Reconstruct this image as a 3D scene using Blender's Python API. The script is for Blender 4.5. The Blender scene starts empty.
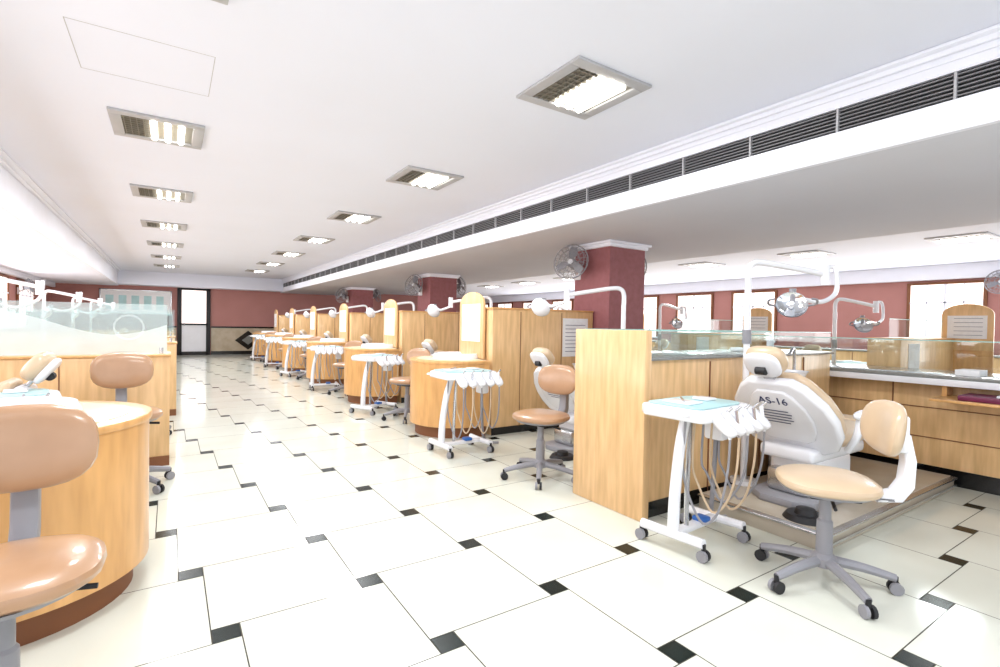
import bpy, bmesh, math, random
from mathutils import Matrix, Vector, Euler
random.seed(4)
R=math.radians
# ---------------------------------------------------------------- materials
def lin(c):
    c=c/255.0
    return c/12.92 if c<=0.04045 else ((c+0.055)/1.055)**2.4
def rgb(t): return (lin(t[0]),lin(t[1]),lin(t[2]),1)
def mat(name,col,rough=.5,metal=0,var=.06,scale=6,bump=0,emit=0,stretch=(1,1,1),coat=0,spec=.5,samp=True):
    m=bpy.data.materials.new(name); m.use_nodes=True
    nt=m.node_tree; n=nt.nodes; l=nt.links; p=n['Principled BSDF']
    c=rgb(col)
    tc=n.new('ShaderNodeTexCoord'); mp=n.new('ShaderNodeMapping'); mp.inputs['Scale'].default_value=stretch
    nz=n.new('ShaderNodeTexNoise'); nz.inputs['Scale'].default_value=scale; nz.inputs['Detail'].default_value=2
    l.new(tc.outputs['Object'],mp.inputs['Vector']); l.new(mp.outputs['Vector'],nz.inputs['Vector'])
    cr=n.new('ShaderNodeValToRGB')
    cr.color_ramp.elements[0].position=.3; cr.color_ramp.elements[1].position=.7
    cr.color_ramp.elements[0].color=(c[0]*(1-var),c[1]*(1-var*1.2),c[2]*(1-var*1.5),1)
    cr.color_ramp.elements[1].color=c
    l.new(nz.outputs['Fac'],cr.inputs['Fac']); l.new(cr.outputs['Color'],p.inputs['Base Color'])
    p.inputs['Roughness'].default_value=rough; p.inputs['Metallic'].default_value=metal
    p.inputs['Specular IOR Level'].default_value=spec
    p.inputs['Coat Weight'].default_value=coat; p.inputs['Coat Roughness'].default_value=.08
    if emit:
        l.new(cr.outputs['Color'],p.inputs['Emission Color']); p.inputs['Emission Strength'].default_value=emit
        m.cycles.emission_sampling='NONE'
    return m
def glassmat(name,tint,fac,rough=.02,frost=0):
    m=bpy.data.materials.new(name); m.use_nodes=True
    nt=m.node_tree; n=nt.nodes; l=nt.links; n.remove(n['Principled BSDF']); o=n['Material Output']
    t=n.new('ShaderNodeBsdfTransparent'); t.inputs['Color'].default_value=rgb(tint)
    g=n.new('ShaderNodeBsdfGlossy'); g.inputs['Roughness'].default_value=rough
    mx=n.new('ShaderNodeMixShader'); mx.inputs['Fac'].default_value=fac
    l.new(t.outputs[0],mx.inputs[1]); l.new(g.outputs[0],mx.inputs[2])
    out=mx.outputs[0]
    if frost:
        # etched wave: frosted below a wavy line, lighter above, one ring emblem
        d=n.new('ShaderNodeBsdfDiffuse'); d.inputs['Color'].default_value=rgb((226,234,234))
        tc=n.new('ShaderNodeTexCoord'); sp=n.new('ShaderNodeSeparateXYZ'); l.new(tc.outputs['Object'],sp.inputs[0])
        def mth(op,a,b=None):
            k=n.new('ShaderNodeMath'); k.operation=op
            for i,v in enumerate((a,b)):
                if v is None: continue
                if isinstance(v,(int,float)): k.inputs[i].default_value=v
                else: l.new(v,k.inputs[i])
            return k.outputs[0]
        wv=mth('MULTIPLY',mth('SINE',mth('MULTIPLY',sp.outputs['X'],4.2)),.09)
        low=mth('LESS_THAN',sp.outputs['Z'],mth('ADD',wv,1.17))
        dx=mth('ADD',sp.outputs['X'],.28); dz=mth('SUBTRACT',sp.outputs['Z'],1.14)
        rr=mth('SQRT',mth('ADD',mth('MULTIPLY',dx,dx),mth('MULTIPLY',dz,dz)))
        ring=mth('MULTIPLY',mth('GREATER_THAN',rr,.09),mth('LESS_THAN',rr,.105))
        fac_=mth('ADD',mth('ADD',mth('MULTIPLY',low,.32),mth('MULTIPLY',ring,.15)),.24)
        m2=n.new('ShaderNodeMixShader'); l.new(fac_,m2.inputs['Fac']); l.new(out,m2.inputs[1]); l.new(d.outputs[0],m2.inputs[2]); out=m2.outputs[0]
    l.new(out,o.inputs['Surface']); return m
WOOD=mat('light_maple_wood',(230,190,138),.35,var=.22,scale=5,stretch=(5,5,.6),coat=.2)
WOODE=mat('beech_wood',(224,172,110),.32,var=.2,scale=5,stretch=(4,4,.7),coat=.25)
WOODD=mat('wood_groove',(126,78,46),.6)
CREAM=mat('cream_laminate',(232,216,184),.25,var=.04)
WHITE=mat('white_enamel',(232,233,238),.25,var=.03,coat=.3)
GREYP=mat('grey_plastic',(142,142,148),.4,var=.06)
DARKP=mat('dark_rubber',(28,28,32),.55)
TAN=mat('tan_vinyl',(178,140,108),.3,var=.1,scale=9,coat=.35)
TANL=mat('pale_beige_vinyl',(206,182,152),.32,var=.06,scale=9,coat=.3)
TEAL=mat('turquoise_mat',(176,216,220),.3,var=.12)
CHROME=mat('brushed_steel',(200,202,206),.25,metal=.9,var=.08)
WALLP=mat('pink_wall_paint',(178,124,118),.7,var=.07,scale=2)
COLP=mat('maroon_column_paint',(150,92,96),.7,var=.14,scale=14)
CEIL=mat('ceiling_paint',(232,235,248),.85,var=.02,scale=1)
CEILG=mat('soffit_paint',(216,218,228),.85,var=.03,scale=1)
TRIM=mat('white_trim_paint',(238,240,250),.6,var=.02)
BLACK=mat('black_granite',(20,22,24),.2,var=.3,scale=40)
STONE=mat('beige_marble',(190,176,154),.3,var=.2,scale=5)
STONEG=mat('grey_stone_top',(134,136,134),.15,var=.15,scale=60,coat=.3)
TILE=mat('cream_floor_tile',(216,218,206),.12,var=.06,scale=2.2,spec=.5)
TILED=mat('dark_green_floor_tile',(16,32,30),.25,var=.4,scale=45,spec=.25)
GROUT=mat('floor_grout',(64,60,50),.8)
PAPER=mat('paper_notice',(238,238,240),.8,var=.05,scale=30)
INK=mat('printed_ink',(50,58,100),.8)
PURP=mat('magenta_plastic',(110,30,70),.4)
BLUE=mat('blue_plastic',(40,100,180),.4)
GLOW=mat('lamp_tube_glow',(255,252,244),.5,emit=5,var=0)
GLOWW=mat('window_daylight_blind',(255,240,236),.6,emit=1.0,var=.1,scale=12,stretch=(1,1,14))
LOUV=mat('louvre_metal',(150,146,136),.3,metal=.5)
FRAMEG=mat('lamp_frame_grey',(180,180,184),.4)
GRILL=mat('vent_slat',(130,130,134),.45)
VENTB=mat('vent_dark',(22,22,26),.8)
REFL=mat('mirror_reflector',(225,228,232),.12,metal=1,var=.02)
PLAT=mat('platform_laminate',(190,180,164),.25,var=.08)
GLASS=glassmat('clear_glass',(246,251,250),.07)
GEDGE=mat('glass_edge_green',(160,208,200),.15)
FROST=glassmat('etched_glass',(240,247,246),.05,frost=.8)
# ---------------------------------------------------------------- mesh builder
def TM(loc=(0,0,0),rot=(0,0,0)):
    return Matrix.Translation(loc)@Euler(rot).to_matrix().to_4x4()
class B:
    def __init__(s): s.bm=bmesh.new(); s.mats=[]
    def _i(s,m):
        if m not in s.mats: s.mats.append(m)
        return s.mats.index(m)
    def _add(s,tb,m,M=None):
        i=s._i(m)
        for f in tb.faces: f.material_index=i; f.smooth=True
        if M is not None: tb.transform(M)
        me=bpy.data.meshes.new('tmp'); tb.to_mesh(me); tb.free(); s.bm.from_mesh(me); bpy.data.meshes.remove(me)
    def box(s,x0,x1,y0,y1,z0,z1,m,bev=0,M=None,seg=2):
        tb=bmesh.new(); bmesh.ops.create_cube(tb,size=1)
        tb.transform(Matrix.Translation(((x0+x1)/2,(y0+y1)/2,(z0+z1)/2))@Matrix.Diagonal((x1-x0,y1-y0,z1-z0,1)))
        if bev: bmesh.ops.bevel(tb,geom=tb.edges[:],offset=bev,segments=seg,affect='EDGES',profile=.5)
        s._add(tb,m,M)
    def cyl(s,p,q,r,m,r2=None,seg=16,M=None):
        p=Vector(p);q=Vector(q);d=q-p
        tb=bmesh.new(); bmesh.ops.create_cone(tb,cap_ends=True,segments=seg,radius1=r,radius2=r if r2 is None else r2,depth=d.length)
        tb.transform(Matrix.Translation((p+q)/2)@d.to_track_quat('Z','Y').to_matrix().to_4x4()); s._add(tb,m,M)
    def prism(s,poly,z0,z1,m,bev=0,M=None,seg=2):
        tb=bmesh.new(); v=[tb.verts.new((x,y,z0)) for x,y in poly]; f=tb.faces.new(v)
        f.normal_update()
        r=bmesh.ops.extrude_face_region(tb,geom=[f]); 
        for e in r['geom']:
            if isinstance(e,bmesh.types.BMVert): e.co.z=z1
        bmesh.ops.recalc_face_normals(tb,faces=tb.faces[:])
        if bev:
            ed=[e for e in tb.edges if abs(e.verts[0].co.z-e.verts[1].co.z)<1e-6]
            bmesh.ops.bevel(tb,geom=ed,offset=bev,segments=seg,affect='EDGES',profile=.5)
        s._add(tb,m,M)
    def lathe(s,prof,m,seg=24,M=None):
        tb=bmesh.new(); rings=[]
        for r,z in prof: rings.append([tb.verts.new((max(r,1e-4)*math.cos(a*2*math.pi/seg),max(r,1e-4)*math.sin(a*2*math.pi/seg),z)) for a in range(seg)])
        for a,b in zip(rings,rings[1:]):
            for i in range(seg): tb.faces.new((a[i],a[(i+1)%seg],b[(i+1)%seg],b[i]))
        bmesh.ops.recalc_face_normals(tb,faces=tb.faces[:]); s._add(tb,m,M)
    def pad(s,sx,sy,sz,m,e=.35,M=None,nu=24,nv=12,curve=0):
        tb=bmesh.new(); rows=[]
        def sg(v,k): return math.copysign(abs(v)**k,v)
        for j in range(nv+1):
            t=-math.pi/2+math.pi*j/nv; row=[]
            for i in range(nu):
                a=2*math.pi*i/nu
                x=sx/2*sg(math.cos(t),.6)*sg(math.cos(a),e+.3); y=sy/2*sg(math.cos(t),.6)*sg(math.sin(a),e+.3); z=sz/2*sg(math.sin(t),.8)
                z+=curve*x*x
                row.append(tb.verts.new((x,y,z)))
            rows.append(row)
        for a,b in zip(rows,rows[1:]):
            for i in range(nu): tb.faces.new((a[i],a[(i+1)%nu],b[(i+1)%nu],b[i]))
        bmesh.ops.remove_doubles(tb,verts=tb.verts[:],dist=1e-5); bmesh.ops.recalc_face_normals(tb,faces=tb.faces[:]); s._add(tb,m,M)
    def tube(s,pts,r,m,seg=8,sub=6,M=None,r2=None,spl=True):
        P=[Vector(p) for p in pts]
        if spl and len(P)>2:
            Q=[]
            for i in range(len(P)-1):
                a=P[max(i-1,0)];b=P[i];c=P[i+1];d=P[min(i+2,len(P)-1)]
                for k in range(sub):
                    t=k/sub; Q.append(.5*((2*b)+(-a+c)*t+(2*a-5*b+4*c-d)*t*t+(-a+3*b-3*c+d)*t**3))
            Q.append(P[-1]); P=Q
        tb=bmesh.new(); rings=[]; nrm=None
        for i,p in enumerate(P):
            t=(P[min(i+1,len(P)-1)]-P[max(i-1,0)]).normalized()
            if nrm is None:
                nrm=t.cross(Vector((0,0,1)) if abs(t.z)<.9 else Vector((1,0,0))).normalized()
            nrm=(nrm-t*nrm.dot(t)).normalized(); bn=t.cross(nrm)
            rr=r if r2 is None else r+(r2-r)*i/(len(P)-1)
            rings.append([tb.verts.new(p+rr*(math.cos(k*2*math.pi/seg)*nrm+math.sin(k*2*math.pi/seg)*bn)) for k in range(seg)])
        for a,b in zip(rings,rings[1:]):
            for i in range(seg): tb.faces.new((a[i],a[(i+1)%seg],b[(i+1)%seg],b[i]))
        tb.faces.new(rings[0][::-1]); tb.faces.new(rings[-1]); bmesh.ops.recalc_face_normals(tb,faces=tb.faces[:]); s._add(tb,m,M)
    def text(s,body,size,m,M):
        c=bpy.data.curves.new('tx','FONT'); c.body=body; c.size=size; c.align_x='CENTER'; c.extrude=.001
        o=bpy.data.objects.new('tx',c); bpy.context.collection.objects.link(o)
        dg=bpy.context.evaluated_depsgraph_get(); me=bpy.data.meshes.new_from_object(o.evaluated_get(dg))
        tb=bmesh.new(); tb.from_mesh(me); bpy.data.objects.remove(o); bpy.data.meshes.remove(me); s._add(tb,m,M)
    def mesh(s,name,ang=35):
        me=bpy.data.meshes.new(name); s.bm.to_mesh(me); s.bm.free()
        for m in s.mats: me.materials.append(m)
        me.set_sharp_from_angle(angle=R(ang)); return me
    def done(s,name,loc=(0,0,0),rz=0): return put(name,s.mesh(name),loc,rz)
def put(name,me,loc=(0,0,0),rz=0,rx=0,ry=0,sc=None):
    o=bpy.data.objects.new(name,me); o.location=loc; o.rotation_euler=(rx,ry,rz)
    if sc: o.scale=sc
    bpy.context.collection.objects.link(o); return o
def frame(o,x,y,z):
    M=Matrix((( x[0],y[0],z[0],o[0]),(x[1],y[1],z[1],o[1]),(x[2],y[2],z[2],o[2]),(0,0,0,1))); return M
# ---------------------------------------------------------------- room shell
XL,XR,YB,YF=-3.0,11.5,-3.5,20.1
HC=2.70; HS=2.25
b=B(); a,bb=.6,.1; ox,oy=.8875-.05,1.677-.05; g=.005
b.box(XL-.2,XR+.2,YB,YF+.2,-.12,-.0015,GROUT)
tb=bmesh.new(); tb2=bmesh.new()
def q(t,x0,x1,y0,y1):
    x0=max(x0,XL-.1);x1=min(x1,XR+.1);y0=max(y0,YB);y1=min(y1,YF+.1)
    if x1-x0<.005 or y1-y0<.005: return
    t.faces.new([t.verts.new(c) for c in ((x0,y0,0),(x1,y0,0),(x1,y1,0),(x0,y1,0))])
for i in range(-12,32):
    for j in range(-20,42):
        x=ox+i*a-j*bb; y=oy+i*bb+j*a
        if x<XL-1 or x>XR+1 or y<YB-1 or y>YF+1: continue
        q(tb2,x+g/2,x+bb-g/2,y+g/2,y+bb-g/2)
        q(tb,x+bb+g/2,x+bb+a-g/2,y+bb-a+g/2,y+bb-g/2)
b._add(tb,TILE); b._add(tb2,TILED); b.done('floor')
XS=3.39; XLb=-1.35; X2=6.5
b=B(); b.box(XLb-.02,XS+.03,YB,YF,HC,HC+.1,CEIL)
hx,hy=-.12,3.6
for (x0,x1,y0,y1) in ((hx-.33,hx+.33,hy-.3,hy-.296),(hx-.33,hx+.33,hy+.3,hy+.304),(hx-.33,hx-.326,hy-.3,hy+.3),(hx+.326,hx+.33,hy-.3,hy+.3)):
    b.box(x0,x1,y0,y1,HC-.001,HC,FRAMEG)
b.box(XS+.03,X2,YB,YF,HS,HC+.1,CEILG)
b.box(X2,XR+.1,YB,YF,2.4,HC+.1,CEIL)
b.box(XL-.1,XLb-.03,YB,YF,HS,HC+.1,CEIL)
b.box(XLb-.03,XS+.03,YF-.7,YF,HS+.03,HC,CEIL)
b.done('ceiling')
b=B(); b.box(XS,XS+.03,YB,YF-.7,HS,2.415,TRIM); b.box(XS,XS+.03,YB,YF-.7,2.56,HC,TRIM)
b.box(XS-.03,XS,YB,YF-.7,HC-.05,HC,TRIM,.01); b.box(XS-.07,XS-.0,YB,YF-.7,HC-.022,HC,TRIM,.008); b.box(XS-.014,XS,YB,YF-.7,HC-.085,HC-.05,TRIM,.004)
b.box(XS-.012,XS,YB,YF-.7,HS,HS+.03,TRIM,.003)
b.done('trim_1')
b=B(); b.box(XS+.022,XS+.029,YB,YF-.7,2.416,2.559,VENTB)
for k in range(6): b.box(XS+.002,XS+.02,YB,YF-.7,2.43+.022*k,2.436+.022*k,GRILL)
y=YB
while y<YF-.8:
    b.box(XS-.004,XS+.02,y,y+.012,2.415,2.56,FRAMEG); y+=.55
b.box(XS-.004,XS,YB,YF-.7,2.405,2.416,TRIM); b.box(XS-.004,XS,YB,YF-.7,2.559,2.57,TRIM)
b.done('air_conditioning_grille')
b=B(); b.box(XLb-.03,XLb,YB,YF-.7,HS,HC,TRIM); b.box(XLb,XLb+.04,YB,YF-.7,HC-.05,HC,TRIM,.01); b.box(XLb,XLb+.1,YB,YF-.7,HC-.02,HC,TRIM,.006); b.box(XLb,XLb+.012,YB,YF-.7,HS,HS+.04,TRIM,.003)
b.done('trim_2')
b=B(); b.box(XL-.2,XR+.2,YF,YF+.2,0,HC,WALLP); b.done('wall_back')
b=B()
for x0,x1 in ((XL,.18),(1.19,XR)):
    b.box(x0,x1,YF-.02,YF,0,.93,STONE); b.box(x0,x1,YF-.035,YF,.93,.985,BLACK); b.box(x0,x1,YF-.03,YF-.02,0,.12,BLACK)
for x in (2.35,4.3,-1.4):
    b.prism([(x-.42,.5),(x,.16),(x+.42,.5),(x,.84)],0,.012,BLACK,M=frame((0,YF-.02,0),(1,0,0),(0,0,1),(0,-1,0)))
    b.prism([(x-.2,.5),(x,.34),(x+.2,.5),(x,.66)],0,.014,STONEG,M=frame((0,YF-.03,0),(1,0,0),(0,0,1),(0,-1,0)))
b.done('trim_4')
b=B(); b.box(XL-.2,XL,YB,YF,0,HC,WALLP); b.done('wall_left')
b=B(); b.box(XR,XR+.2,YB,YF,0,HC,WALLP); b.done('wall_right')
b=B(); b.box(XR-.12,XR,YB,YF,2.14,2.40,TRIM,.01); b.box(XL,XL+.1,YB,YF,2.12,HS,TRIM,.01); b.done('trim_3')
b=B(); yy=YF-.025
for x0,x1,z0,z1 in ((.2,.27,0,2.27),(1.1,1.17,0,2.27),(.2,1.17,2.2,2.27),(.27,1.1,.0,.12),(.27,1.1,1.02,1.08),(.27,.33,0,2.2),(1.04,1.1,0,2.2)):
    b.box(x0,x1,yy-.06,yy+.02,z0,z1,DARKP,.004)
b.box(.33,1.04,yy-.02,yy,.12,1.02,WHITE); b.box(.33,1.04,yy-.02,yy,1.08,2.2,GLOWW)
b.cyl((.4,yy-.09,1.0),(.4,yy-.09,1.2),.012,CHROME); b.done('door_1')
def window(name,x,y0,y1,z0,z1,sgn):
    b=B(); t=.04
    X0,X1=(x-.05,x) if sgn<0 else (x,x+.05)
    xm=(X0+X1)/2
    b.box(min(xm,X1 if sgn<0 else X0),max(xm,X1 if sgn<0 else X0),y0,y1,z0,z1,GLOWW)
    b.box(X0,X1,y0-t,y0+.01,z0-t,z1+t,WOODD,.004); b.box(X0,X1,y1-.01,y1+t,z0-t,z1+t,WOODD,.004)
    b.box(X0,X1,y0,y1,z1,z1+t,WOODD,.004); b.box(X0-.02,X1,y0-t,y1+t,z0-t,z0,TRIM,.004)
    ym=(y0+y1)/2; b.box(X0,X1,ym-.02,ym+.02,z0,z1,TRIM,.003); b.box(X0,X1,y0,y1,z1-.34,z1-.31,TRIM,.003)
    b.box(X0,X1,(y0+ym)/2-.008,(y0+ym)/2+.008,z0,z1,TRIM); b.box(X0,X1,(y1+ym)/2-.008,(y1+ym)/2+.008,z0,z1,TRIM)
    b.done(name)
n=1
for y0 in (-1.0,.8,2.6,6.1,7.7,9.4,11.2,13,14.8,16.6,18.4):
    window('window_%d'%n,XR,y0,y0+1.02,.95,2.06,-1); n+=1
for y0 in (1,3.5,6,8.5,11,13.5,16):
    window('window_%d'%n,XL,y0,y0+1.6,1.0,2.05,1); n+=1
for k,(x,y) in enumerate(((4.43,4.35),(4.5,9.5),(4.5,14.8))):
    b=B(); w=.62
    b.box(x,x+w,y,y+w,0,HS,COLP)
    b.box(x-.03,x+w+.03,y-.03,y+w+.03,HS-.07,HS,TRIM,.01); b.box(x-.06,x+w+.06,y-.06,y+w+.06,HS-.03,HS,TRIM,.008)
    b.done('column')
# ---------------------------------------------------------------- ceiling lights
def lightmesh():
    b=B(); h=.3; w=.075
    for x0,x1,y0,y1 in ((-h,h,-h,-h+w),(-h,h,h-w,h),(-h,-h+w,-h+w,h-w),(h-w,h,-h+w,h-w)):
        b.box(x0,x1,y0,y1,-.018,0,FRAMEG,.004)
    i=h-w
    b.box(-i,i,-i,i,-.004,0,LOUV)
    for k in range(3): b.cyl((-.03+.09*k,-i+.02,-.014),(-.03+.09*k,i-.02,-.014),.022,GLOW,seg=10)
    for k in range(9): b.box(-i,-.06,-i+.025+.05*k,-i+.03+.05*k,-.016,-.002,LOUV)
    for k in range(4): b.box(-i+.01+.04*k,-i+.014+.04*k,-i,i,-.016,-.002,LOUV)
    return b.mesh('ceiling_light')
lm=lightmesh()
def lamp(x,y,z,e):
    put('ceiling_light',lm,(x,y,z))
    if e==0: return
    L=bpy.data.lights.new('lamp_glow','AREA'); L.size=.5; L.energy=e; L.color=(.95,.97,1)
    o=bpy.data.objects.new('lamp_glow',L); o.location=(x,y,z-.06); bpy.context.collection.objects.link(o)
for k in range(7):
    lamp(-.08,2.4+2.4*k,HC,18); lamp(2.17,2.4+2.36*k,HC,18)
lamp(-.08,0,HC,18); lamp(2.17,0,HC,18)
for k in range(7): lamp(8.3,2.1+1.85*k,2.4,27 if k%2==0 else 0)
def arealight(name,loc,rot,sx,sy,e,col=(1,1,1)):
    L=bpy.data.lights.new(name,'AREA'); L.shape='RECTANGLE'; L.size=sx; L.size_y=sy; L.energy=e; L.color=col
    o=bpy.data.objects.new(name,L); o.location=loc; o.rotation_euler=rot; bpy.context.collection.objects.link(o)
arealight('window_daylight_right',(XR-.15,7,1.5),(0,R(90),0),1.1,18,170,(.96,.97,1))
arealight('window_daylight_left',(XL+.15,8,1.5),(0,R(-90),0),1.1,16,130,(.93,.96,1))
# ---------------------------------------------------------------- furniture meshes
def stool(pad=TAN):
    b=B()
    for k in range(5):
        A=k*2*math.pi/5+.3; c,s=math.cos(A),math.sin(A)
        b.tube([(c*.03,s*.03,.115),(c*.16,s*.16,.1),(c*.29,s*.29,.072)],.026,GREYP,r2=.018,seg=8)
        b.cyl((c*.29,s*.29,.08),(c*.29,s*.29,.045),.012,DARKP,seg=8)
        px,py=-s,c
        for o in (-.016,.016):
            b.cyl((c*.29+px*(o-.008),s*.29+py*(o-.008),.028),(c*.29+px*(o+.008),s*.29+py*(o+.008),.028),.028,GREYP if o<0 else DARKP,seg=14)
    b.lathe([(0,.09),(.055,.09),(.055,.13),(.036,.15),(.034,.3),(.026,.31),(.026,.43),(0,.43)],GREYP)
    b.box(-.1,.1,-.09,.12,.425,.452,DARKP,.008)
    b.cyl((.08,0,.43),(.2,-.02,.42),.008,DARKP,seg=8)
    b.pad(.44,.42,.085,pad,e=.5,M=TM((0,0,.49)))
    b.lathe([(.02,.452),(.19,.452),(.2,.465),(.02,.465)],GREYP)
    b.box(-.035,.035,.08,.27,.43,.45,GREYP,.006)
    b.prism([(.20,.42),(.30,.43),(.345,.50),(.35,.62),(.325,.74),(.285,.74),(.30,.62),(.29,.53),(.26,.48),(.20,.46)],-.035,.035,WHITE if pad is TANL else GREYP,.012,M=frame((0,0,0),(0,1,0),(0,0,1),(1,0,0)))
    b.box(-.06,.06,.26,.31,.66,.83,WHITE if pad is TANL else GREYP,.015)
    b.pad(.38,.25,.075,pad,e=.45,curve=1.0,M=frame((0,.245,.765),(1,0,0),(0,.12,.99),(0,-.99,.12)))
    return b.mesh('dentist_stool')
stoolT=stool(TAN); stoolP=stool(TANL)
def cart():
    b=B()
    b.tube([(-.27,.19,.09),(-.25,.02,.085),(-.25,-.18,.09)],.026,WHITE,seg=10)
    b.tube([(.17,.18,.09),(.18,0,.085),(.18,-.18,.09)],.024,WHITE,seg=10)
    b.box(-.26,.19,-.03,.03,.07,.105,WHITE,.012)
    for x,y in ((-.27,.19),(-.25,-.18),(.17,.18),(.18,-.18)):
        b.cyl((x,y,.09),(x,y,.05),.012,DARKP,seg=8)
        for o in (-.014,.014): b.cyl((x+o-.009,y,.03),(x+o+.009,y,.03),.03,GREYP if o<0 else DARKP,seg=14)
    b.tube([(-.25,0,.09),(-.24,0,.3),(-.2,0,.55),(-.15,0,.70)],.032,WHITE,seg=10,r2=.028)
    b.tube([(-.12,0,.09),(-.12,0,.35),(-.1,0,.70)],.014,CHROME,seg=8)
    out=[(-.29,-.16),(-.26,-.19),(.18,-.19),(.25,-.16),(.28,-.1),(.28,.12),(.25,.19),(.18,.22),(-.25,.22),(-.29,.18)]
    b.prism(out,.70,.765,WHITE,.018,seg=3)
    b.prism([(x*.86-.01,y*.84+.01) for x,y in out],.765,.774,TEAL,.004)
    b.box(-.2,-.06,-.05,.12,.775,.784,WHITE,.003)
    b.tube([(-.17,.0,.79),(-.06,.09,.792)],.005,CHROME)
    b.box(.04,.14,-.02,.08,.775,.79,WHITE,.006)
    for k in range(5):
        x=-.17+.095*k
        b.pad(.092,.17,.05,WHITE,e=.4,nu=14,nv=8,M=TM((x,-.225,.70),(R(38),0,0)))
        b.cyl((x,-.245,.765),(x,-.265,.63),.011,CHROME if k%2 else WHITE,.009,seg=8)
        b.cyl((x,-.245,.765),(x+.01,-.268,.79),.007,CHROME,seg=8)
        dz=.16+.1*((k*37)%5)/5
        b.tube([(x,-.265,.63),(x+.01,-.25,.45),(x+.02,-.2,dz+.08),(x+.01,-.12,dz),(x-.02,-.05,dz+.14),(x-.03,-.02,.45),(x-.03,-.03,.70)],.0065,TANL if k%2 else GREYP,seg=6,sub=5)
    b.box(.14,.23,-.06,.06,.54,.70,WHITE,.02)
    b.tube([(.18,0,.54),(.2,.02,.3),(.24,.05,.1),(.34,.08,.03),(.42,.05,.02)],.014,GREYP,seg=8)
    b.tube([(-.28,-.1,.74),(-.34,-.1,.74),(-.34,.12,.74),(-.28,.12,.74)],.01,WHITE,seg=6,spl=False)
    b.box(-.02,.06,-.05,.03,.1,.13,BLUE,.012)
    return b.mesh('instrument_cart')
cartm=cart()
def chair(label):
    b=B()
    b.prism([(-.34,-.2),(.3,-.24),(.42,-.15),(.42,.15),(.3,.24),(-.34,.2),(-.42,.1),(-.42,-.1)],0,.05,GREYP,.012)
    b.box(-.22,.26,-.16,.16,.05,.30,WHITE,.05,seg=4)
    b.box(-.30,.05,-.13,.13,.05,.20,CHROME,.03,seg=3)
    b.box(-.32,.42,-.17,.17,.27,.36,WHITE,.03,seg=3)
    b.pad(.66,.54,.12,TANL,e=.3,M=TM((.08,0,.42),(0,R(-4),0)))
    b.pad(.64,.46,.10,TANL,e=.3,M=TM((.66,0,.42),(0,R(10),0)))
    b.prism([(.3,-.2),(.9,-.17),(.98,-.1),(.98,.1),(.9,.17),(.3,.2)],.32,.365,WHITE,.015,M=TM((0,0,.09),(0,R(9),0)))
    fb=frame((-.17,0,.34),(0,1,0),(-.60,0,.80),(.80,0,.60))
    sh=[(-.19,0),(-.27,.05),(-.315,.15),(-.32,.28),(-.285,.40),(-.2,.53),(-.13,.58),(.13,.58),(.2,.53),(.285,.40),(.32,.28),(.315,.15),(.27,.05),(.19,0)]
    b.prism(sh,-.04,.03,WHITE,.025,M=fb,seg=4)
    b.prism([(x*.62,.1+y*.72) for x,y in sh],-.055,-.03,WHITE,.012,M=fb,seg=3)
    b.prism([(x*.96,y*.98) for x,y in sh],.03,.10,TANL,.03,M=fb,seg=4)
    fbk=frame((-.17-.058*.8,0,.34-.058*.6),(0,-1,0),(-.60,0,.80),(-.80,0,-.60))
    b.text(label,.075,INK,fbk@TM((0,.42,0)))
    for k,w in enumerate((.09,.11,.1,.11,.08)): b.box(-w,w*.8,.36-.024*k,.365-.024*k,0,.002,INK,M=fbk)
    b.box(-.035,.035,.52,.68,-.01,.01,CHROME,.004,M=fb)
    b.pad(.24,.19,.1,TANL,e=.4,M=fb@TM((0,.70,.03)),curve=.6)
    b.pad(.22,.18,.05,WHITE,e=.4,M=fb@TM((0,.70,-.02)))
    b.cyl((-.03,.68,-.05),(.03,.68,-.05),.025,DARKP,M=fb)
    for s in (-1,1):
        b.tube([(-.1,s*.27,.36),(-.14,s*.33,.46),(-.12,s*.34,.56)],.022,WHITE)
        b.pad(.36,.075,.06,WHITE,e=.4,M=TM((0,s*.34,.59)))
    b.box(.26,.52,.27,.43,0,.62,WHITE,.04,seg=3)
    b.box(.2,.56,.23,.44,.6,.68,WHITE,.03,seg=3)
    b.lathe([(.03,.69),(.05,.69),(.1,.74),(.125,.80),(.135,.805),(.12,.79),(.09,.74),(.03,.705),(0,.705)],WHITE,M=TM((.3,.3,-.01)))
    b.tube([(.44,.33,.68),(.44,.33,.9),(.4,.32,.96),(.33,.31,.92)],.012,CHROME)
    b.lathe([(0,0),(.03,0),(.034,.09),(.031,.09),(.028,.01),(0,.01)],WHITE,M=TM((.5,.37,.68)),seg=14)
    b.lathe([(0,.03),(.0,.03),(.1,.03),(.12,0)],DARKP,M=TM((-.50,-.22,0))); b.lathe([(0,.07),(.05,.06),(.06,.03)],DARKP,M=TM((-.50,-.22,0)),seg=14)
    return b.mesh('dental_chair')
chairs=[chair(t) for t in ('AS-16','AS-15','AS-14')]
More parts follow.
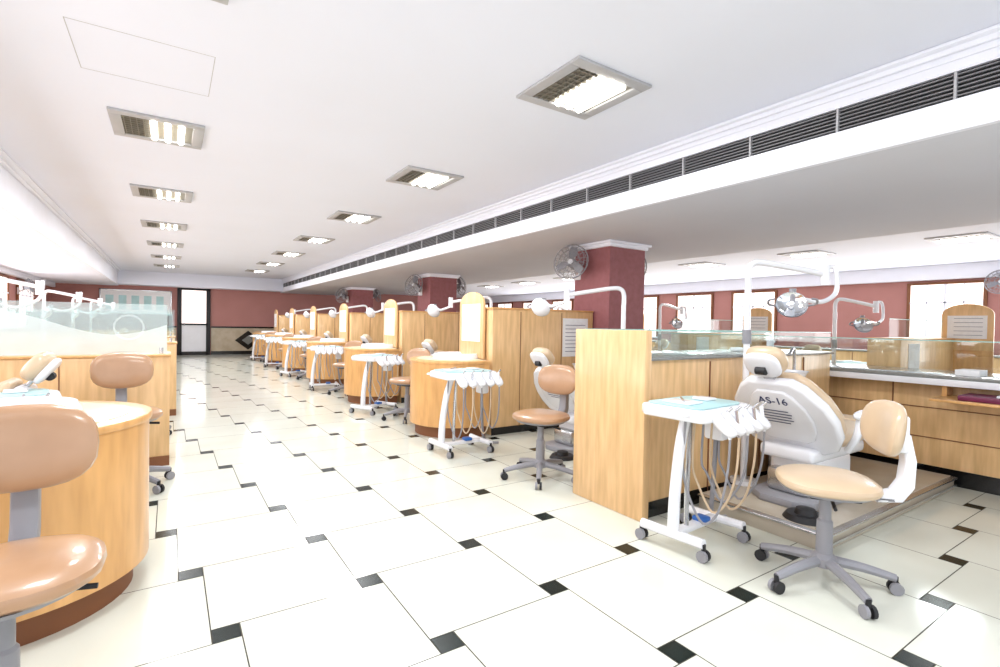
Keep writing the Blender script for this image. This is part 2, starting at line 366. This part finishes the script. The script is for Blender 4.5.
def dlamp(outward):
    b=B()
    b.cyl((0,0,0),(0,0,.03),.09,WHITE); b.cyl((0,0,.03),(0,0,1.42),.022,WHITE)
    b.cyl((0,0,1.0),(0,0,1.1),.03,GREYP)
    b.tube([(0,0,1.40),(0,0,1.52),(.03,0,1.57),(.1,0,1.58),(.3,0,1.55),(.53,0,1.51)],.021,WHITE,seg=10)
    b.cyl((.55,0,1.43),(.55,0,1.57),.03,WHITE)
    if outward:
        b.tube([(.55,0,1.45),(.62,-.02,1.42),(.70,-.04,1.40),(.76,-.05,1.44)],.016,WHITE,seg=10)
        H=TM((.80,-.08,1.38),(R(65),R(0),R(-25)))@Matrix.Scale(.82,4)
        b.cyl((.77,-.06,1.38),(.77,-.06,1.48),.022,GREYP)
    else:
        b.tube([(.55,0,1.54),(.58,0,1.56),(.61,-.02,1.54),(.61,-.04,1.41),(.55,-.08,1.34),(.43,-.12,1.30),(.27,-.12,1.33)],.016,WHITE,seg=10)
        b.cyl((.25,-.12,1.29),(.25,-.12,1.39),.022,GREYP)
        H=TM((.22,-.16,1.27),(R(65),R(0),R(-25)))@Matrix.Scale(.82,4)
    b.lathe([(0,-.06),(.04,-.06),(.09,-.03),(.115,.01),(.12,.02)],WHITE,M=H)
    b.lathe([(.115,.02),(.09,-.005),(.05,-.025),(0,-.03)],REFL,M=H)
    b.cyl((0,0,-.02),(0,0,.05),.018,WHITE,M=H)
    for s in (-1,1):
        b.tube([(s*.12,0,.0),(s*.17,0,.03),(s*.17,0,.1),(s*.13,0,.12)],.01,GREYP,M=H,seg=6)
    return b.mesh('dental_operating_light')
dl=dlamp(False); dl2=dlamp(True)
def fan():
    b=B()
    b.box(-.03,0,-.05,.05,-.12,.05,WHITE,.01); b.tube([(-.02,0,-.05),(-.09,0,-.02),(-.13,0,.03)],.018,WHITE)
    F=TM((-.2,0,.06),(0,R(-90),0))@TM((0,0,0),(0,R(12),0))
    b.cyl((0,0,-.1),(0,0,0),.055,GREYP,M=F); b.cyl((0,0,.0),(0,0,.05),.03,WHITE,M=F)
    for k in range(3):
        A=k*2*math.pi/3
        b.prism([(.03,-.02),(.1,-.07),(.17,-.06),(.18,.01),(.1,.035),(.03,.02)],0,.004,GREYP,M=F@Matrix.Rotation(A,4,'Z')@TM((0,0,.03),(R(18),0,0)))
    for rr,z in ((.2,.03),(.17,.075),(.12,.09),(.06,.095),(.17,-.02),(.1,-.03)):
        b.tube([(rr*math.cos(t*math.pi/12),rr*math.sin(t*math.pi/12),z) for t in range(25)],.0035 if rr<.2 else .007,GREYP,seg=5,spl=False,M=F)
    for k in range(18):
        A=k*math.pi/9; c,s=math.cos(A),math.sin(A)
        b.tube([(c*.04,s*.04,.095),(c*.12,s*.12,.09),(c*.17,s*.17,.075),(c*.2,s*.2,.03),(c*.17,s*.17,-.02),(c*.08,s*.08,-.035)],.0024,GREYP,seg=4,spl=False,M=F)
    return b.mesh('wall_fan')
fm=fan()
def roundtop(b,x,y0,y1,z0,z1,t=.03,paper=True):
    w=y1-y0; r=w*.5; pts=[(y0,z0),(y1,z0)]; hz=z1-r*.55
    for k in range(0,13):
        A=k*math.pi/12; pts.append(((y0+y1)/2+r*math.cos(A),hz+r*.55*math.sin(A)))
    b.prism(pts,0,t,WOOD,.004,M=frame((x,0,0),(0,1,0),(0,0,1),(1,0,0)))
    if paper:
        b.box(x-.003,x,y0+w*.12,y1-w*.12,z0+(z1-z0)*.25,z1-.14,PAPER)
        for j in range(5): b.box(x-.004,x-.003,y0+w*.2,y1-w*.25,z0+(z1-z0)*.32+.05*j,z0+(z1-z0)*.32+.05*j+.004,INK)
def nose(cx,cy,r,xback,sgn,off=0,n=24):
    pts=[]
    for k in range(n+1):
        A=-math.pi/2+math.pi*k/n
        pts.append((cx+sgn*(r-off)*math.cos(A),cy+(r-off)*math.sin(A)))
    pts+= [(xback,cy+(r-off)),(xback,cy-(r-off))]
    return pts
def counter(name,cx,cy,r,xback,sgn,H=.82,W=WOODE):
    b=B()
    b.prism(nose(cx,cy,r,xback,sgn,.06),0,.12,WOODD)
    b.prism(nose(cx,cy,r,xback,sgn),.12,H-.035,W)
    b.prism(nose(cx,cy,r,xback,sgn,-.012),H-.035,H,W,.008)
    b.prism(nose(cx,cy,r,xback,sgn,.07),H,H+.004,CREAM,.001)
    bx=cx-sgn*.02
    b.lathe([(.0,.008),(.10,.009),(.17,.02),(.215,.05),(.235,.062),(.255,.06),(.27,.035),(.275,.0)],WHITE,M=TM((bx,cy,H)),seg=32)
    b.lathe([(0,.014),(.025,.014),(.03,.009)],CHROME,M=TM((bx,cy,H)),seg=12)
    tx=bx-sgn*.33
    b.cyl((tx,cy,H),(tx,cy,H+.03),.03,CHROME); b.tube([(tx,cy,H+.02),(tx,cy,H+.2),(tx+sgn*.04,cy,H+.26),(tx+sgn*.12,cy,H+.24)],.012,CHROME)
    b.lathe([(0,0),(.028,0),(.028,.11),(.01,.13),(.01,.16),(0,.16)],TEAL,M=TM((tx,cy+.2,H)),seg=12)
    return b.done(name)
# ---------------------------------------------------------------- right side bays
b=B()
b.box(2.44,2.50,2.08,2.72,0,1.19,WOOD,.006)
b.box(2.50,4.93,2.12,2.68,0,1.0,WOOD,.004)
b.box(2.50,4.93,2.09,2.71,1.0,1.02,STONEG,.003)
for x in (3.15,3.8,4.45): b.box(x,x+.008,2.113,2.12,.05,.98,WOODD)
b.box(2.5,4.93,2.115,2.12,.0,.1,BLACK)
for y in (2.12,2.67):
    b.box(2.50,4.93,y,y+.008,1.02,1.19,GLASS); b.box(2.50,4.93,y-.001,y+.009,1.186,1.194,GEDGE)
b.box(3.5,3.8,2.3,2.5,1.02,1.024,PAPER); b.box(4.0,4.25,2.25,2.5,1.02,1.05,WHITE,.006)
b.lathe([(0,0),(.03,0),(.03,.1),(.012,.12),(.012,.15),(0,.15)],WHITE,M=TM((4.45,2.4,1.02)),seg=12)
b.done('bay_partition')
for y0,y1 in ((-3,4.28),(5.04,9.43),(10.19,14.73),(15.49,19)):
    b=B()
    b.box(5.1,5.5,y0,y1,.14,.85,WOOD,.004); b.box(5.16,5.5,y0,y1,0,.14,BLACK)
    b.box(4.95,5.62,y0,y1,.85,.88,STONEG,.006)
    b.box(4.93,4.96,y0,y1,.80,.85,WHITE,.004)
    for z in (.36,.6): b.box(5.092,5.1,y0,y1,z,z+.007,WOODD)
    k=0
    while y0+.1+1.15*k<y1: b.box(5.092,5.1,y0+.1+1.15*k,y0+.108+1.15*k,.15,.8,WOODD); k+=1
    b.box(5.3,5.308,y0,y1,.88,1.14,GLASS); b.box(5.299,5.309,y0,y1,1.136,1.144,GEDGE)
    for k in range(6):
        yy_=y0+.4+k*.75
        if yy_<y1-.3:
            b.box(5.02,5.22,yy_,yy_+.14,.881,.886+.02*(k%3),PAPER if k%2 else TEAL,.001)
    b.done('back_workbench')
b=B(); b.box(4.7,5.08,.55,1.35,.70,.72,WOODE,.004); b.box(4.74,5.0,.65,1.2,.72,.76,PURP,.008); b.box(4.76,4.96,.7,1.0,.76,.775,WHITE,.004)
b.box(4.97,5.09,.55,.58,.72,.85,WOODE); b.box(4.97,5.09,1.32,1.35,.72,.85,WOODE)
b.done('pull_out_shelf')
DIV=[4.6,7.15,9.7,12.25,14.8,17.35]
for k,y0 in enumerate(DIV):
    b=B(); xe=4.41
    b.box(2.93,xe,y0,y0+.46,0,1.38,WOOD,.006)
    b.box(2.92,xe,y0-.01,y0+.47,1.38,1.40,WOODE,.004)
    for x in (3.3,3.9): b.box(x,x+.007,y0-.004,y0,.06,1.36,WOODD)
    b.box(2.93,xe,y0-.006,y0,0,.08,BLACK)
    roundtop(b,2.88,y0+.12,y0+.66,.83,1.58)
    if k<4:
        b.box(3.92,4.32,y0-.006,y0,.84,1.3,PAPER)
        for j in range(8): b.box(3.96,4.28,y0-.007,y0-.006,.9+.045*j,.906+.045*j,INK)
    b.done('tall_divider_cabinet')
    counter('curved_wash_counter',2.72,y0+.46,.5,2.87,-1)
b=B(); b.box(2.5,2.9,19.0,19.4,0,.8,WOOD,.01); b.box(2.48,2.92,18.98,19.42,.8,.83,WOODE,.004); b.box(2.49,2.5,19.19,19.2,.05,.78,WOODD); b.done('low_cabinet')
b=B()
b.box(2.98,5.05,1.28,2.06,0,.085,PLAT,.004); b.box(2.96,5.05,1.26,2.06,.085,.1,CHROME,.004); b.box(3.0,5.04,1.3,2.05,.1,.104,PLAT)
b.box(2.97,5.05,1.265,1.27,.03,.045,CHROME)
b.done('chair_platform')
put('dental_chair',chairs[0],(3.62,1.67,.104))
put('instrument_cart',cartm,(2.54,1.76,0),R(4),sc=(.97,1,1.02))
put('dentist_stool',stoolP,(2.62,1.13,0),R(-140))
put('dental_operating_light',dl,(3.45,2.03,.104),R(-33))
CY=[3.75,6.2,8.8,11.35,13.9,16.45]
for k,y in enumerate(CY):
    put('dental_chair',chairs[(k+1)%3],(3.5,y,0),R(3))
    put('instrument_cart',cartm,(2.36,y+.42,0),R((0,25,-10,15,-20,5)[k]))
    put('dentist_stool',stoolT,(2.46 if k==0 else 2.5,y-(.62 if k==0 else .3),0),R(-75+12*k))
    put('dental_operating_light',dl2,(3.66,y-.35 if k==0 else y-.4,0),R(147))
for k,(x,y) in enumerate(((4.43,4.92),(4.5,9.95),(4.5,15.25))):
    put('wall_fan',fm,(x,y,1.94),R(28),sc=(1.12,1.12,1.12))
    put('wall_fan',fm,(x+.62,y-.2,1.98),R(180))
put('wall_fan',fm,(XR,2.36,1.98),0)
# ---------------------------------------------------------------- second row on the right
for k,y0 in enumerate((-.5,2.05,4.6,7.15,9.7,12.25,14.8)):
    b=B()
    b.box(6.3,8.0,y0,y0+.3,0,1.12,WOOD,.006); b.box(6.3,8.0,y0-.01,y0+.31,1.12,1.14,WOODE,.004)
    roundtop(b,7.9,y0-.35,y0+.12,1.0,1.55); b.box(7.9,7.93,y0-.35,y0+.12,0,1.0,WOODE)
    b.box(6.3,7.88,y0+.1,y0+.108,1.14,1.34,GLASS); b.box(6.3,7.88,y0+.099,y0+.109,1.338,1.345,GEDGE)
    b.box(6.5,6.8,y0-.006,y0,.7,1.08,PAPER)
    b.done('rear_bay_divider')
    put('dental_chair',chairs[k%3],(6.9,y0+1.4,0),R(180))
    put('dental_operating_light',dl,(6.6,y0+.75,0),R(-50+25*(k%4)))
    put('instrument_cart',cartm,(7.9,y0+1.2,0),R(160))
    put('dentist_stool',stoolT,(8.35,y0+1.9,0),R(40))
b=B(); b.box(10.9,11.45,-3,19,0,.82,WOOD,.004); b.box(10.86,11.45,-3,19,.82,.85,STONEG,.004)
for k in range(18): b.box(10.893,10.9,-2.9+1.2*k,-2.89+1.2*k,.05,.8,WOODD)
b.done('window_side_bench')
# ---------------------------------------------------------------- left side
counter('curved_wash_counter',-.58,2.9,.5,-2.7,1,.78)
LD=[4.97,7.5,10.05,12.6,15.1]
for k,y0 in enumerate(LD):
    xe=0 if k==0 else .07
    b=B(); b.box(-2.9,xe,y0,y0+.45,0,.9,WOOD,.005); b.box(-2.9,xe+.01,y0-.01,y0+.46,.9,.92,WOODE,.004)
    b.box(-2.9,xe,y0-.005,y0,0,.08,WOODD)
    for x in (-.7,-1.4,-2.1): b.box(x,x+.007,y0-.004,y0,.1,.88,WOODD)
    b.done('left_bay_cabinet')
    b=B(); b.box(-2.7,xe-.02,y0+.12,y0+.128,.92,1.33,FROST if k==0 else GLASS); 
    for x in (-.06,-1.3,-2.6): b.cyl((xe+x,y0+.124,.92),(xe+x,y0+.124,.97),.015,CHROME,seg=10)
    b.done('etched_glass_screen')
    put('dental_chair',chairs[k%3],(-1.22 if k==0 else -1.45,y0-.95,0),R(180))
    put('dental_operating_light',dl,(-1.5,y0-.5,0),R(-40))
    if k: put('instrument_cart',cartm,(-.7,y0-.55,0),R(150))
    if k: put('dentist_stool',stoolT,(-.25,y0-1.1,0),R(20))
put('instrument_cart',cartm,(-.80,3.76,0),R(10),sc=(1,1,1.02))
put('dentist_stool',stoolT,(-.37,1.83,.0),R(2),sc=(1.0,1.0,1.06))
put('dentist_stool',stoolT,(-.26,4.40,0),R(8),sc=(1,1,1.08))
b=B(); b.box(-1.83,.02,YF-.06,YF-.01,1.35,2.12,PAPER); 
for x0,x1,z0,z1 in ((-1.86,.05,1.32,1.36),(-1.86,.05,2.1,2.14),(-1.86,-1.82,1.32,2.14),(.01,.05,1.32,2.14)): b.box(x0,x1,YF-.07,YF-.01,z0,z1,CHROME,.004)
for k in range(5): b.box(-1.7+.33*k,-1.5+.33*k,YF-.062,YF-.06,1.5,1.95,TEAL)
b.done('whiteboard')
for y in (5.8,10.9,16): put('wall_fan',fm,(-2.98,y,1.85),R(180))
# ---------------------------------------------------------------- world, camera, view
w=bpy.data.worlds.new('World'); bpy.context.scene.world=w; w.use_nodes=True
w.node_tree.nodes['Background'].inputs['Color'].default_value=(.90,.95,1,1); w.node_tree.nodes['Background'].inputs['Strength'].default_value=1.3
cd=bpy.data.cameras.new('Camera'); cd.sensor_width=36; cd.lens=501.89*36/1000; cd.clip_start=.02
yaw,pitch,roll=.5818,.0177,.0167
fw=Vector((math.sin(yaw)*math.cos(pitch),math.cos(yaw)*math.cos(pitch),-math.sin(pitch)))
r=Vector((math.cos(yaw),-math.sin(yaw),0)); u=r.cross(fw)
r2=math.cos(roll)*r+math.sin(roll)*u; u2=-math.sin(roll)*r+math.cos(roll)*u
co=bpy.data.objects.new('Camera',cd); co.matrix_world=frame((0,0,1.2114),r2,u2,-fw)
bpy.context.collection.objects.link(co); bpy.context.scene.camera=co
vs=bpy.context.scene.view_settings; vs.view_transform='Standard'; vs.look='None'; vs.exposure=.72
